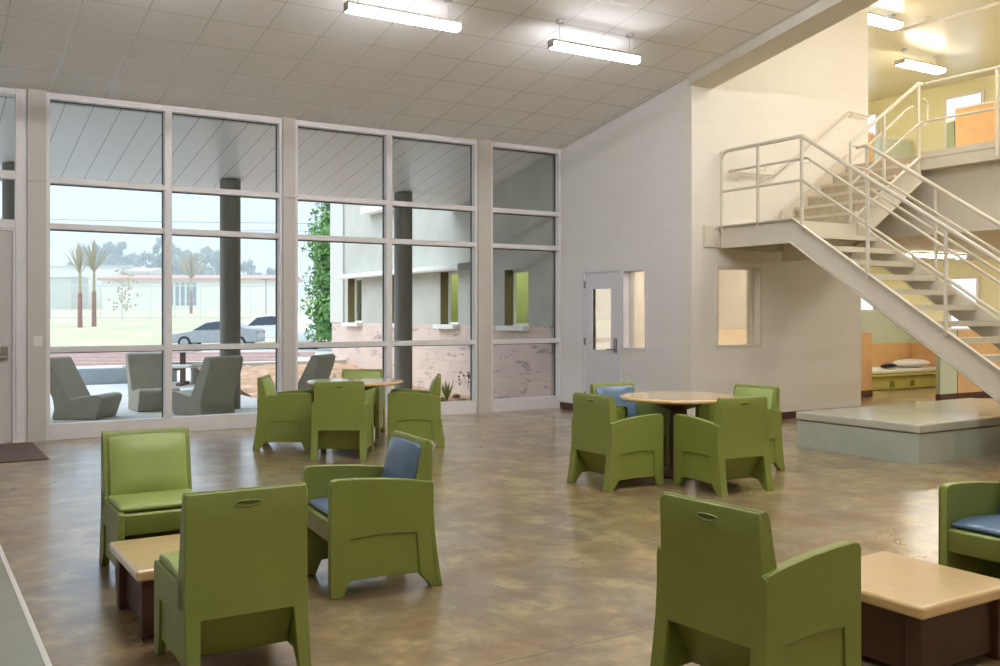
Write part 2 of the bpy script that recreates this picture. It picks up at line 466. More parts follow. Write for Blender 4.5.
# outside door in that unit
d = struct(MB().box(-.44, 1.10, WY+.02, WY+.07, .01, 2.49).build('door_1', M['doorpaint'], bevel=.004))
f = MB().box(-.45, 1.13, WY-.005, WY+.02, 2.47, 2.50).box(1.10, 1.13, WY-.005, WY+.02, 0, 2.47); f.build('door_frame', M['frame'], d)
h = MB().box(.98, 1.05, WY-.01, WY+.02, .96, 1.12).tube([(1.015, WY-.01, 1.0), (1.015, WY-.06, 1.0), (.90, WY-.06, 1.0)], .011); h.build('door_handle', M['steel'], d)
# pillars (mullion covers)
for i, (a, c2) in enumerate(((1.25, 1.45), (4.34, 4.51), (7.38, 7.61), (-1.95, -1.75))):
    b = MB().box(a, c2, WY-.05, WY+.16, 0, 3.06).box(a, c2, WY-.05, WY+.16, 3.064, 4.2)
    struct(b.build('pillar_%s' % ('abcd'[i]), M['pillar']))
struct(MB().box(-4.2, -1.95, WY, WY+.15, 0, 4.2).build('wall_front', M['cmu_y']))
struct(MB().box(-1.75, 8.93, WY, WY+.14, 4.13, 4.25).build('trim_2', M['frame']))

# switch plate on the pillar
sw = MB().box(1.31, 1.41, WY-.058, WY-.051, 1.12, 1.24).build('switch_plate', M['trimwhite'], bevel=.002)
tag(sw, 'small white switch plate on the tan pillar beside the exit door', 'switch')
for k in (0, 1): MB().box(1.33+.035*k, 1.34+.035*k, WY-.065, WY-.057, 1.165, 1.195).build('toggle', M['trimwhite'], sw)

# entry mat
m_ = MB().box(-.6, 1.29, 10.85, 12.33, 0.0005, .012).build('entry_mat', M['mat'], bevel=.004)
tag(m_, 'brown entry mat on the floor at the exit door', 'mat')

# ------------------------------------------------------------------ interior door + sidelight + window beside stair
X0 = 8.93
d = MB()
y0, y1 = 11.05, 11.86
d.box(X0+.01, X0+.05, y0, 11.22, .01, 2.13).box(X0+.01, X0+.05, 11.66, y1, .01, 2.13).box(X0+.01, X0+.05, 11.22, 11.66, .01, .96).box(X0+.01, X0+.05, 11.22, 11.66, 1.88, 2.13)
door = struct(d.build('door_2', M['cooldoor']))
f = MB(); f.box(X0-.012, X0+.06, 11.86, 11.91, 0, 2.18).box(X0-.012, X0+.06, 10.97, 11.05, 0, 2.18).box(X0-.012, X0+.06, 11.05, 11.86, 2.13, 2.18)
f.build('door_frame', M['cooldoor'], door, bevel=.003)
f = MB(); t = .025
f.box(X0, X0+.06, 11.22-t, 11.22, .935, 1.905).box(X0, X0+.06, 11.66, 11.66+t, .935, 1.905).box(X0, X0+.06, 11.22, 11.66, .935, .96).box(X0, X0+.06, 11.22, 11.66, 1.88, 1.905)
f.build('vision_frame', M['cooldoor'], door)
MB().box(X0+.028, X0+.034, 11.22, 11.66, .96, 1.88).build('vision_glass', M['glassin'], door)
MB().box(X0-.006, X0+.01, 11.08, 11.15, .93, 1.14).tube([(X0, 11.115, .98), (X0-.055, 11.115, .98), (X0-.055, 11.25, .98)], .011).build('door_handle', M['steel'], door)
for z in (.25, 1.08, 1.95): MB().box(X0-.012, X0+.012, 11.845, 11.875, z-.055, z+.055).build('hinge', M['steel'], door)
f = MB()
f.box(X0-.012, X0+.19, 10.40, 10.44, .97, 2.16).box(X0-.012, X0+.19, 10.91, 10.95, .97, 2.16).box(X0-.012, X0+.19, 10.44, 10.91, 2.12, 2.16).box(X0-.012, X0+.19, 10.44, 10.91, .97, 1.01)
o = struct(f.build('window_5', M['cooldoor'])); MB().box(X0+.09, X0+.096, 10.44, 10.91, 1.01, 2.12).build('pane', M['glassin'], o)
f = MB()
f.box(9.37, 9.41, 9.488, 9.69, 1.04, 2.16).box(10.21, 10.25, 9.488, 9.69, 1.04, 2.16).box(9.41, 10.21, 9.488, 9.69, 2.12, 2.16).box(9.41, 10.21, 9.488, 9.69, 1.04, 1.08)
f.box(10.16, 10.21, 9.60, 9.69, 1.08, 2.12)
o = struct(f.build('window_6', M['beam'])); MB().box(9.41, 10.16, 9.60, 9.606, 1.08, 2.12).build('pane', M['glassin'], o)

# ------------------------------------------------------------------ light fixtures
def fixture(x0, x1, y, z, label, group, lens, drop=.26, axis='x', half=.055):
    """suspended linear lamp; z = underside of the lens"""
    L = x1-x0
    r = empty('pendant_light', ((x0+x1)/2, y, z), label=label, cat='light', group=group)
    h = L/2
    prof = [(-half, .10), (half, .10), (half, .075), (-half, .075)]
    b = MB().prism(prof, lambda u, v, w_: (w_, u, v), -h, h)
    b.build('housing', M['lamp_metal'], r, bevel=.003)
    for s in (-1, 1): MB().box(s*(h+.004)-.006, s*(h+.004)+.006, -half-.002, half+.002, 0.01, .10).build('end_cap', M['lamp_metal'], r, bevel=.003)
    pf = [(-half+.003, .074), (half-.003, .074), (half-.006, .02), (half-.025, 0), (-half+.025, 0), (-half+.006, .02)]
    MB().prism(pf, lambda u, v, w_: (w_, u, v), -h+.004, h-.004).build('diffuser', lens, r)
    MB().box(-h+.03, h-.03, -.03, .03, .1005, .106).build('uplight', M['uplens'], r)
    for s in (-1, 1):
        x = s*(h-.12)
        p = MB().tube([(x, 0, .10), (x, 0, drop-.012)], .006, 8).lathe([(.045, drop-.03), (.05, drop-.012), (.05, drop)], (x, 0, 0), 16)
        p.build('stem', M['lamp_metal'], r)
    return r
gm = 'pendant lights under the sloping ceiling'
rows = [(8.8, 'nearer the windows'), (5.1, 'above the seating area'), (1.4, 'toward the rear')]  # rows over the seating and rear are unseen, added for fill light
xs = [(1.26, 2.52, 'left'), (3.71, 4.97, ''), (6.16, 7.41, '')]
labels = {(0, 1): 'suspended strip light, left of the two hanging from the sloping grid ceiling',
          (0, 2): 'suspended strip light on the sloping ceiling nearest the cream beam and stair',
          (0, 0): 'suspended strip light hanging before the window bay beside the exit door'}
for ri, (y, _) in enumerate(rows):
    for xi, (a, c2, _) in enumerate(xs):
        lab = labels.get((ri, xi), 'unseen suspended strip light over the lounge seating, added as fill light')
        zc = CE(y)
        fixture(a, c2, y, zc-.33, lab, gm, M['lens'] if ri == 0 else M['lens_fill'], drop=.33+.0, half=.055)
gu = 'strip lights on the upper ceiling'
fixture(12.3, 13.62, 9.75, 6.10, 'bright strip light on the upper ceiling, cut off by the cream block wall', gu, M['lens_up'], drop=.20, half=.11)
fixture(15.3, 16.5, 10.89, 6.00, 'strip light on the upper ceiling seen just above the mezzanine rail', gu, M['lens_up'], drop=.30, half=.11)
for (a, y) in ((10.3, 7.0), (10.3, 4.4), (14.2, 6.0), (13.4, 13.6)):  # unseen; the one by the wall follows its glow, the rest are added fill
    fixture(a, a+1.35, y, 6.10, 'unseen strip light on the upper ceiling, supplying light for stair and dormitory', gu, M['lens_east'] if y != 7.0 else M['lens_warm'], drop=.20, half=.11)
gl = 'strip lights below the mezzanine'
def lowlight(x0, x1, y, lab, lens='lens_low'):
    r = empty('ceiling_light', ((x0+x1)/2, y, 2.61), label=lab, cat='light', group=gl); h = (x1-x0)/2
    MB().box(-h, h, -.12, .12, -.03, 0).build('housing', M['lamp_metal'], r)
    MB().prism([(-.11, -.03), (.11, -.03), (.09, -.075), (-.09, -.075)], lambda u, v, w_: (w_, u, v), -h+.01, h-.01).build('diffuser', M[lens], r)
lowlight(15.35, 16.85, 10.7, 'bright strip light under the mezzanine seen between the stair rails')
lowlight(15.35, 16.85, 6.5, 'unseen strip light under the mezzanine nearer the front, added to light the dormitory', 'lens_east')  # out of view, added to brighten the dormitory
lowlight(14.0, 15.5, 13.9, 'unseen strip light under the mezzanine behind the block wall, added to light the bunk area', 'lens_east')  # out of view, added to brighten the bunk area
# office lamp
r = empty('ceiling_light', (10.7, 10.6, 2.9), label='warm ceiling light in the office behind the door, out of direct view', cat='light')
MB().box(-.62, .62, -.15, .15, -.03, 0).build('housing', M['lamp_metal'], r); MB().box(-.6, .6, -.13, .13, -.05, -.03).build('diffuser', M['lens_east'], r)
# conduit under the upper ceiling
cd = MB().tube([(14.06, 10.0, 6.2), (14.06, -2, 6.2)], .03).build('ceiling_conduit', M['trimwhite']); tag(cd, 'thin cream conduit running along the upper ceiling from the strip light', 'pipe')
for y in (9.5, 6.5, 3.5, .5): MB().box(14.04, 14.08, y-.02, y+.02, 6.2, 6.3).build('clip', M['trimwhite'], cd)

# ------------------------------------------------------------------ mezzanine
struct(MB().box(12.0, 18.6, -4.2, 9.5, 3.49, 3.72).box(12.57, 18.6, 9.5, 15.05, 3.49, 3.72).build('floor_mezzanine', M['stairpaint']))
struct(MB().box(12.2, 12.35, -4.2, 9.5, 2.61, 3.49).build('wall_mezzanine_front', M['cream']))
struct(MB().box(12.35, 18.6, -4.2, 9.5, 2.61, 2.66).box(12.57, 18.6, 9.5, 15.05, 2.61, 2.66).build('ceiling_lower', M['cream']))
struct(MB().box(11.96, 12.0, -4.2, 8.2, 3.49, 3.64).box(11.97, 12.0, -4.2, 8.2, 3.65, 3.74).build('trim_3', M['stairpaint']))
g = empty('guard_railing', (11.94, 8.10, 3.72), label='cream pipe guard railing along the mezzanine edge', cat='railing')
RR = .022
for k in range(1, 7): MB().tube([(0, -k*1.01, -.2), (0, -k*1.01, .94)], RR).build('post', M['stairpaint'], g)
MB().tube([(0, 0, .94), (0, -8, .94)], RR+.003).build('top_rail', M['stairpaint'], g)
MB().tube([(0, 0, .425), (0, -8, .425)], .016).build('middle_rail', M['stairpaint'], g)
MB().tube([(-.02, .05, .74), (.05, .05, .74), (.11, .05, .69), (.11, .05, .44), (.05, .05, .38), (-.02, .05, .38)], .014).build('return_loop', M['stairpaint'], g)

# ------------------------------------------------------------------ staircase
st = empty('staircase', (10, 7, 0), label='cream painted steel staircase with landing and pipe rails in front of the block wall', cat='staircase')
OFF = Vector((-10, -7, 0))
def sb(mb, name, mat=None, **kw):
    bmesh.ops.translate(mb.bm, verts=mb.bm.verts, vec=OFF); return mb.build(name, mat or M['stairpaint'], st, **kw)
K = .1782/.27
XN, XF, YL, ZL = 9.37, 10.62, 8.19, 2.67
top = lambda y: 2.69-K*(YL-y)
yb = YL-(2.69-.02)/K
def stringer_low(xw, out, start):
    """C channel: web at xw, flanges toward 'out' (-1/+1)"""
    D = .315
    ybot = YL-(2.69-D)/K
    poly = [(start, 2.69), (YL, 2.69), (4.45, top(4.45)), (4.45, 0), (ybot, 0), (YL+.05, 2.69-.305), (start, 2.69-.305)]
    poly = [(start, 2.69), (YL, 2.69), (4.42, top(4.42)), (4.42, 0.0), (YL-(2.69-D)/K, 0.0), (YL+.04, 2.385), (start, 2.385)]
    b = MB().prism(poly, FX, xw-.006, xw+.006)
    a0, a1 = (xw-.055, xw-.006) if out < 0 else (xw+.006, xw+.055)
    b.prism([(start, 2.69), (YL, 2.69), (4.42, top(4.42)), (4.42, top(4.42)-.016), (YL-.005, 2.674), (start, 2.674)], FX, a0, a1)
    b.prism([(start, 2.385), (YL+.04, 2.385), (YL-(2.69-D)/K, 0), (YL-(2.69-D)/K+.03, 0), (YL+.045, 2.401), (start, 2.401)], FX, a0, a1)
    return sb(b, 'stringer')
stringer_low(XN+.05, -1, 9.45)
stringer_low(XF, 1, 8.25)
# upper flight stringers (along x)
def stringer_up(yw, x0, zo=2.80, D=.37):
    z = lambda x: zo+K*(x-10.6)
    poly = [(x0, z(x0)), (11.98, z(11.98)), (11.98, z(11.98)-D), (x0, z(x0)-D)]
    b = MB().prism(poly, FY, yw-.006, yw+.006)
    b.prism([(x0, z(x0)), (11.98, z(11.98)), (11.98, z(11.98)-.014), (x0, z(x0)-.014)], FY, yw-.05, yw-.006)
    b.prism([(x0, z(x0)-D), (11.98, z(11.98)-D), (11.98, z(11.98)-D+.014), (x0, z(x0)-D+.014)], FY, yw-.05, yw-.006)
    return sb(b, 'stringer')
stringer_up(8.20, 10.52)
stringer_up(9.46, 10.6, 2.96, .53)
# landing
b = MB().box(XN+.06, XF+.0, YL, 9.47, 2.61, 2.67).box(XN+.06, XF, YL, YL+.05, 2.385, 2.61).box(XN+.06, XF, 9.42, 9.47, 2.385, 2.61)
b.box(10.60, 10.62, 8.27, 9.44, 2.24, 2.67); sb(b, 'landing')
b = MB().box(XN-.23, XN+.06, 9.47, 9.499, 2.40, 2.69); 
for z in (2.44, 2.65): b.tube([(XN-.02, 9.44, z), (XN-.02, 9.48, z)], .012, 6)
sb(b, 'wall_bracket')
# treads
for i in range(1, 15):
    z = ZL-.1782*i; y1 = YL-.27*(i-1); y0 = y1-.27
    b = MB().box(XN+.058, XF-.008, y0-.03, y1-.005, z-.045, z)
    b.box(XN+.058, XF-.008, y0-.035, y0-.028, z-.06, z+.002)
    sb(b, 'tread', M['tread'] if False else None)
for i in range(1, 7):
    z = ZL+.1782*i; x0 = 10.62+.27*(i-1)
    if i < 6:
        sb(MB().box(x0-.02, x0+.27, 8.21, 9.45, z-.04, z), 'tread')
    sb(MB().box(x0, x0+.012, 8.21, 9.45, z-.1782, z-.04), 'riser', M['tread'])
# guards and rails
def guard(x, ystart, posts, knee, name_top='guard_rail'):
    rz = [3.69, 3.15]
    for p in posts:
        zb = 2.69 if p >= YL-.03 else top(p)
        zt = 3.69 if p >= knee-.01 else 3.69-K*(knee-p)
        sb(MB().tube([(x, p, zb-.08), (x, p, zt)], RR), 'post', smooth=True)
    end = 4.5
    for r_, h in ((RR+.003, 3.69), (.018, 3.15), (.018, 2.90) if False else (.018, 3.42)):
        if h == 3.42: continue
        pts = []
        if ystart > YL+.1:
            if h == 3.69: pts += [(x, ystart, h-.12), (x, ystart-.02, h-.05), (x, ystart-.07, h-.01), (x, ystart-.12, h)]
            else: pts += [(x, ystart, h)]
        else: pts += [(x, ystart, h)]
        pts += [(x, knee, h), (x, end, h-K*(knee-end))]
        sb(MB().tube(pts, r_), name_top, smooth=True)
guard(9.40, 9.42, [9.42, 8.77, 8.06, 7.11, 6.14, 5.15, 4.5], 8.06)
guard(10.64, 8.22, [8.06, 7.08, 6.1, 5.15, 4.5], 8.06)
# handrail, continuous around the landing then up the wall
hz = 3.43
pts = [(9.50, 4.3, hz-K*(8.06-4.3)), (9.50, 8.06, hz), (9.50, 9.36, hz), (9.53, 9.41, hz), (9.58, 9.42, hz), (10.40, 9.42, hz+.02), (12.03, 9.42, hz+.02+K*1.63), (12.5, 9.42, hz+K*1.63)]
sb(MB().tube(pts, .017), 'handrail', smooth=True)
for x, z in ((9.75, hz), (10.25, hz), (11.0, hz+K*.67), (12.1, hz+K*1.7)):
    sb(MB().tube([(x, 9.42, z-.01), (x, 9.42, z-.06), (x, 9.495, z-.08)], .008, 6), 'handrail_bracket')
for y in (8.77, 8.06, 7.11, 6.14, 5.15):
    z = hz if y > 8.05 else hz-K*(8.06-y)
    sb(MB().tube([(9.50, y-.04, z-.01), (9.50, y-.04, z-.07), (9.41, y-.0, z-.07)], .008, 6), 'handrail_bracket')
# inner handrail between flights
pts = [(10.54, 4.3, hz-K*(8.1-4.3)), (10.54, 8.0, hz-K*.1), (10.54, 8.12, hz-.03), (10.54, 8.30, hz+.02), (10.62, 8.32, hz+.06), (11.85, 8.30, hz+.10+K*1.25), (11.95, 8.30, hz+.12+K*1.28)]
sb(MB().tube(pts, .017), 'handrail', smooth=True)
# upper front guard
zt = lambda x: 3.75+K*(x-10.5)
for x in (10.47, 11.15, 11.90):
    sb(MB().tube([(x, 8.18, zt(x)-1.05), (x, 8.18, zt(x))], RR), 'post', smooth=True)
sb(MB().tube([(10.47, 8.18, 3.70), (10.49, 8.18, zt(10.49)), (11.90, 8.18, zt(11.90)), (11.94, 8.14, 4.66)], RR+.003), 'guard_rail', smooth=True)
sb(MB().tube([(10.47, 8.18, zt(10.47)-.55), (11.90, 8.18, zt(11.90)-.555), (11.94, 8.14, 4.145)], .018), 'guard_rail', smooth=True)
sb(MB().tube([(10.50, 8.18, 3.69), (10.64, 8.14, 3.69)], .018), 'guard_rail', smooth=True)

# platform under the stair
p = empty('concrete_platform', (8.57, 5.88, 0), label='low grey green platform on the floor below the stair', cat='platform')
MB().box(0.012, 3.36, .012, 1.55, 0, .30).build('base', plain('platform_paint', (174, 182, 168), .35, var=.04), p)
MB().box(0, 3.37, 0, 1.56, .308, .40).build('top_slab', plain('platform_top', (186, 188, 172), .16, var=.05, nscale=2), p, bevel=.02, seg=3)

# ------------------------------------------------------------------ dorm furniture beyond
def panel(name, x0, x1, y0, y1, z0, z1, mat, label, cat='partition', group='partitions in the dormitory', cap=True, extra=None):
    r = empty(name, ((x0+x1)/2, (y0+y1)/2, z0), label=label, cat=cat, group=group)
    a, c2 = (x1-x0)/2, (y1-y0)/2; h = z1-z0
    zl = .12
    if extra:
        MB().box(-a, a, -c2, c2, zl, extra[0]).build('lower_panel', extra[1], r); MB().box(-a, a, -c2, c2, extra[0], h-.04).build('panel', mat, r)
    else: MB().box(-a, a, -c2, c2, zl, h-.04).build('panel', mat, r)
    MB().box(-a-.005, a+.005, -c2-.005, c2+.005, 0, zl).build('base_strip', M['base'], r)
    MB().box(-a-.01, a+.01, -c2-.01, c2+.01, h-.04, h).build('top_cap', M['cream'], r)
    return r
panel('partition_panel', 13.6, 14.93, 11.2, 11.28, 0, 1.2, M['orange'], 'orange wood partition standing by the edge of the block wall, ground floor')
panel('partition_panel', 15.6, 18.58, 12.92, 13.0, 0, 1.58, M['mint'], 'long partition behind the bunk, mint above and orange wood below', extra=(.88, M['orange']))
panel('partition_panel', 18.49, 18.57, 11.2, 12.90, 0, .92, M['orange'], 'low orange wood panel at the head of the bunk')
panel('partition_panel', 15.12, 15.6, 9.98, 10.06, 0, 1.25, M['mint'], 'narrow grey green partition right of the bunk')
panel('partition_panel', 15.63, 17.7, 9.98, 10.06, 0, 1.25, M['orange'], 'orange wood partition low behind the stair stringer')
gU = 'partitions on the mezzanine'
panel('partition_panel', 16.05, 16.12, 9.45, 10.3, 3.72, 5.2, M['orange'], 'tall orange wood partition standing behind the mezzanine rail', group=gU)
panel('partition_panel', 16.05, 16.12, 10.32, 10.47, 3.72, 5.0, plain('sage_panel', (150, 158, 120), .5), 'narrow sage partition strip beside the tall orange one upstairs', group=gU)
panel('partition_panel', 17.54, 18.55, 12.92, 13.0, 3.72, 5.25, M['mint'], 'mint partition on the mezzanine seen behind the upper flight rails', group=gU)
panel('partition_panel', 17.30, 17.51, 12.92, 13.0, 3.72, 5.25, M['paleblue'], 'pale blue strip partition upstairs next to the mint one', group=gU)
panel('partition_panel', 16.8, 17.27, 12.92, 13.0, 3.72, 5.3, M['orange'], 'slim orange partition upstairs beside the block wall edge', group=gU)
bed = empty('bunk_bed', (17.4, 12.48, 0), label='olive green moulded bunk with white mattress behind the stair', cat='bed')
b = MB().box(-1.58, 1.05, -.45, .40, .0, .26); b.box(-1.6, 1.06, -.5, .42, .26, .31)
b.build('frame', M['olive'], bed, bevel=.02)
M['olive_shade'] = plain('olive_shade', (120, 122, 40), .6)  # darker olive plates stand for shaded hollows in the bunk front
for x in (-.75, -.1): MB().prism([(-.08, .05), (.08, .05), (.05, .17), (-.05, .17)], lambda u, v, w_: (x+u, w_, v), -.457, -.449).build('recess_shade', M['olive_shade'], bed)
b = MB().box(-1.5, 1.02, -.46, .40, .312, .40).build('mattress', M['sheet'], bed, bevel=.04, seg=3)
pl = MB().ico((0, 0, 0), 1, 3, (.50, .28, .085)).build('pillow', M['pillow'], smooth=True); pl.location = (17.75, 12.38, .485); tag(pl, 'white pillow on the bunk mattress', 'pillow')
nv = MB(); 
for k in range(5): nv.ico((random.uniform(-.15, .15), random.uniform(-.06, .06), random.uniform(0, .02)), 1, 2, (.14, .10, .035), .08)
nv = nv.build('folded_clothes', M['navy'], smooth=True); nv.location = (16.75, 12.2, .45); tag(nv, 'small heap of dark clothes on the bunk mattress', 'clothes')

# ------------------------------------------------------------------ lounge chairs
def side_outline(arm):
    if arm:
        top_ = [(-.585, .575), (-.46, .596), (-.30, .614), (-.15, .624), (-.04, .626), (-.012, .618), (0, .595)]
        rear = [(-.63, 0), (-.626, .03), (-.602, .18), (-.585, .32), (-.576, .46)]
        front = [(0, 0)]
    else:
        top_ = [(-.585, .47), (-.47, .43), (-.40, .412), (-.02, .415), (0, .40)]
        rear = [(-.63, 0), (-.626, .03), (-.602, .18), (-.585, .32), (-.576, .46)]
        front = [(.0, 0)]
    legs = [(-.07, 0), (-.105, .082), (-.30, .088), (-.50, .082), (-.572, 0)]
    return front+legs+rear+top_, front, rear, top_
def make_chair(name, arm, cushion, label, group):
    r = empty(name, label=label, cat='chair', group=group); r.scale = (1, 1, 1.0)
    S = .32
    W = .283 if arm else .252
    th = .05 if arm else .035
    full, front, rear, top_ = side_outline(arm)
    cut = [(-.07, 0), (-.105, .082), (-.112, .30), (-.20, .315), (-.32, .318), (-.45, .312), (-.512, .295), (-.50, .082), (-.572, 0)] if False else \
          [(-.07, 0), (-.103, .082), (-.112, .305), (-.30, .318), (-.485, .305), (-.505, .082), (-.572, 0)]
    if not arm:
        cut = [(-.07, 0), (-.103, .082), (-.108, .265), (-.30, .272), (-.49, .265), (-.505, .082), (-.572, 0)]
    for s in (-1, 1):
        b = MB()
        b.prism([(u+S, v) for u, v in full], FY, s*(W-th), s*(W-.011))
        b.prism([(u+S, v) for u, v in (front+cut+rear+top_)], FY, s*(W-.0112), s*W)
        b.build('side_panel', M['green'], r, bevel=.007, seg=3)
    Wi = W-th
    Wb = .258 if arm else .252
    # wedge back
    zb = .30
    def bk(u, v, w_): return (u+S, w_, v)
    prof_hi = [(-.575, .50), (-.580, .78), (-.578, .798), (-.565, .805), (-.548, .80), (-.535, .775), (-.455, .40), (-.44, .31), (-.574, .31)]
    b = MB().prism(prof_hi, bk, -Wb+.0, Wb-.0)
    # rear skirt with flared legs
    backrest = b.build('backrest', M['green'], r, bevel=.010, seg=3)
    # rear shell: feet, skirt and back in one moulded skin with a trapezoid opening
    b = MB()
    xr = [(0, -.64), (.10, -.622), (.20, -.608), (.30, -.596), (.42, -.5885), (.56, -.5885), (.575, -.589), (.68, -.5915), (.775, -.595), (.80, -.588)]
    oz = .295 if arm else .285
    O = (W-.072, W-.064) if arm else (W-.062, W-.052)   # half opening at top / bottom
    rows_ = []
    for (z, x) in xr:
        w_ = W if z < .57 else Wb
        if z > .79: w_ -= .012
        if z < .42: w_ += .004*(1-z/.42)
        o_ = O[0]+(O[1]-O[0])*(1-min(1, z/.30))
        rows_.append([b.bm.verts.new((x+S, yy, z if not (z == .30) else oz)) for yy in (-w_, -o_, o_, w_)])
    for i, (lo, hi) in enumerate(zip(rows_, rows_[1:])):
        for j in range(3):
            if j == 1 and xr[i][0] < .29: continue
            b.face([lo[j], lo[j+1], hi[j+1], hi[j]])
    sk = b.build('rear_shell', M['green'], r)
    for p_ in sk.data.polygons: p_.use_smooth = True
    so_ = sk.modifiers.new('s', 'SOLIDIFY'); so_.thickness = .03; so_.offset = 1 if sk.data.polygons[0].normal.x > 0 else -1
    bv = sk.modifiers.new('b', 'BEVEL'); bv.width = .007; bv.segments = 3; bv.limit_method = 'ANGLE'; bv.angle_limit = math.radians(40); bv.harden_normals = True
    # under panel sloping forward and down
    b = MB().prism([(-.575+S, .325), (-.43+S, .088), (-.41+S, .088), (-.54+S, .34)], FY, -Wi, Wi)
    b.build('under_panel', M['green'], r)
    # seat frame
    zf = .405
    b = MB().prism([(-.50+S, .33), (-.10+S, .29), (-.012+S, .285), (-.004+S, .30), (-.004+S, zf-.01), (-.016+S, zf), (-.50+S, zf-.03)], FY, -Wi-.0, Wi)
    b.build('seat_frame', M['green'], r, bevel=.006)
    cm = M[cushion]
    cw = Wi-.008 if arm else W-.016
    lift = 0 if arm else .004
    b = MB().prism([(-.46+S, .39+lift*2), (-.035+S, zf+.001+lift), (-.02+S, zf+.018+lift), (-.035+S, zf+.036+lift), (-.20+S, zf+.044+lift), (-.45+S, zf+.03+lift)], FY, -cw, cw)
    b.build('seat_cushion', cm, r, bevel=.014, seg=3)
    cb = Wb-.026 if arm else Wb-.030
    # back cushion follows the front face of the wedge from (-.455,.43) to (-.535,.775)
    def bc(u, v, w_):
        t = v; x = -.452-(.082)*t; z = .425+.350*t
        return (x+u+S, w_, z)
    b = MB()
    nz, ny = 6, 6
    grid = []
    for i in range(nz+1):
        row = []
        for j in range(ny+1):
            t = i/nz; s = -1+2*j/ny
            e = (1-abs(s)**4)*(1-abs(2*t-1)**6)
            rc = 1-.06*(max(0, abs(s)-.6)/.4)**2*(1 if t > .8 else 0)
            row.append(b.bm.verts.new(bc(.010+.034*e, t*rc, cb*s)))
        grid.append(row)
    back = [[b.bm.verts.new(bc(-.006, i/nz, cb*(-1+2*j/ny))) for j in range(ny+1)] for i in range(nz+1)]
    for i in range(nz):
        for j in range(ny):
            b.face([grid[i][j], grid[i][j+1], grid[i+1][j+1], grid[i+1][j]])
    for i in range(nz):
        b.face([grid[i][0], grid[i+1][0], back[i+1][0], back[i][0]]); b.face([grid[i][ny], back[i][ny], back[i+1][ny], grid[i+1][ny]])
    for j in range(ny):
        b.face([grid[0][j], back[0][j], back[0][j+1], grid[0][j+1]]); b.face([grid[nz][j], grid[nz][j+1], back[nz][j+1], back[nz][j]])
    b.build('back_cushion', cm, r, bevel=.008, seg=3)
    # hand slot on the back
    b = MB(); n = 16; outer = []; inner = []; dk = []
    for k in range(n):
        a = 2*PI*k/n; y = math.cos(a); z = math.sin(a)
        zz_ = z*(.016 if z > 0 else .016)+.006*y*y
        zz_ *= .75
        outer.append(b.bm.verts.new((-.5945+S, .054*y, .745+zz_*1.25)))
        inner.append(b.bm.verts.new((-.5995+S, .052*y, .745+zz_*.95)))
        dk.append(b.bm.verts.new((-.5965+S, .046*y, .745+zz_*.7)))
    b.use(M['green'])
    for k in range(n):
        q = (k+1) % n; b.face([outer[k], outer[q], inner[q], inner[k]]); b.face([inner[k], inner[q], dk[q], dk[k]])
    b.use(M['slot']); b.face(dk)
    b.build('hand_slot', None, backrest)
    return r
def place(o, x, y, face_deg, label, group=None):
    o.location = (x, y, 0); o.rotation_euler = (0, 0, math.radians(face_deg)); o['label'] = label
    if group: o['group'] = group
    return o
gA = 'green moulded armchairs'
arm_blue = make_chair('armchair', True, 'blue_vinyl', '', gA)
arm_green = make_chair('armchair', True, 'green_vinyl', '', gA)
side_green = make_chair('side_chair', False, 'green_vinyl', '', 'green armless chairs at the low table')
place(arm_blue, 2.25, 4.99, 175, 'green armchair with slate blue cushions turned in profile beside the low left table', gA)
big = copy_tree(arm_blue); big.scale = (.97, .97, .985)
place(big, 2.845, 2.68, 4, 'large green armchair seen from behind, back to the camera, left of the low right table', gA)
place(copy_tree(arm_blue), 4.85, 2.72, 180, 'green armchair with blue seat pad cut off by the right edge of the photo', gA)
place(copy_tree(arm_blue), 6.11, 7.42, -92, 'blue cushioned green armchair behind the tan round table, near the white door', gA)
place(arm_green, 6.86, 6.63, 184, 'green armchair with green back pad at the tan round table, nearest the platform', gA)
place(copy_tree(arm_green), 5.355, 6.67, 1, 'green armchair at the tan round table, the near left one, facing right', gA)
place(copy_tree(arm_green), 6.01, 6.01, 86, 'green armchair at the tan round table showing its back, nearest the camera on the right', gA)
th = math.degrees(math.atan2(.8486, .5290))   # bearing of the camera axis
def cplace(o, X, Z, deg, label):
    x, y = camxy(X, Z); place(o, x, y, deg, label, gA)
cplace(copy_tree(arm_green), -1.66, 10.16, th, 'green armchair at the pale round table by the windows, its back to the camera')
cplace(copy_tree(arm_green), -2.42, 10.86, th-90+3, 'green armchair on the left side of the pale round table by the windows')
cplace(copy_tree(arm_green), -.95, 11.0, th+90+3, 'green armchair on the right side of the pale round table by the windows')
cplace(copy_tree(arm_green), -1.74, 11.9, th+180, 'green armchair behind the pale round table, only its backrest showing')
place(side_green, 1.255, 5.84, -91, 'armless green chair facing the camera behind the low left table')
near = copy_tree(side_green); near.scale = (1, 1, .985)
place(near, 1.20, 4.12, 89, 'armless green chair in the left foreground with its back to the camera')

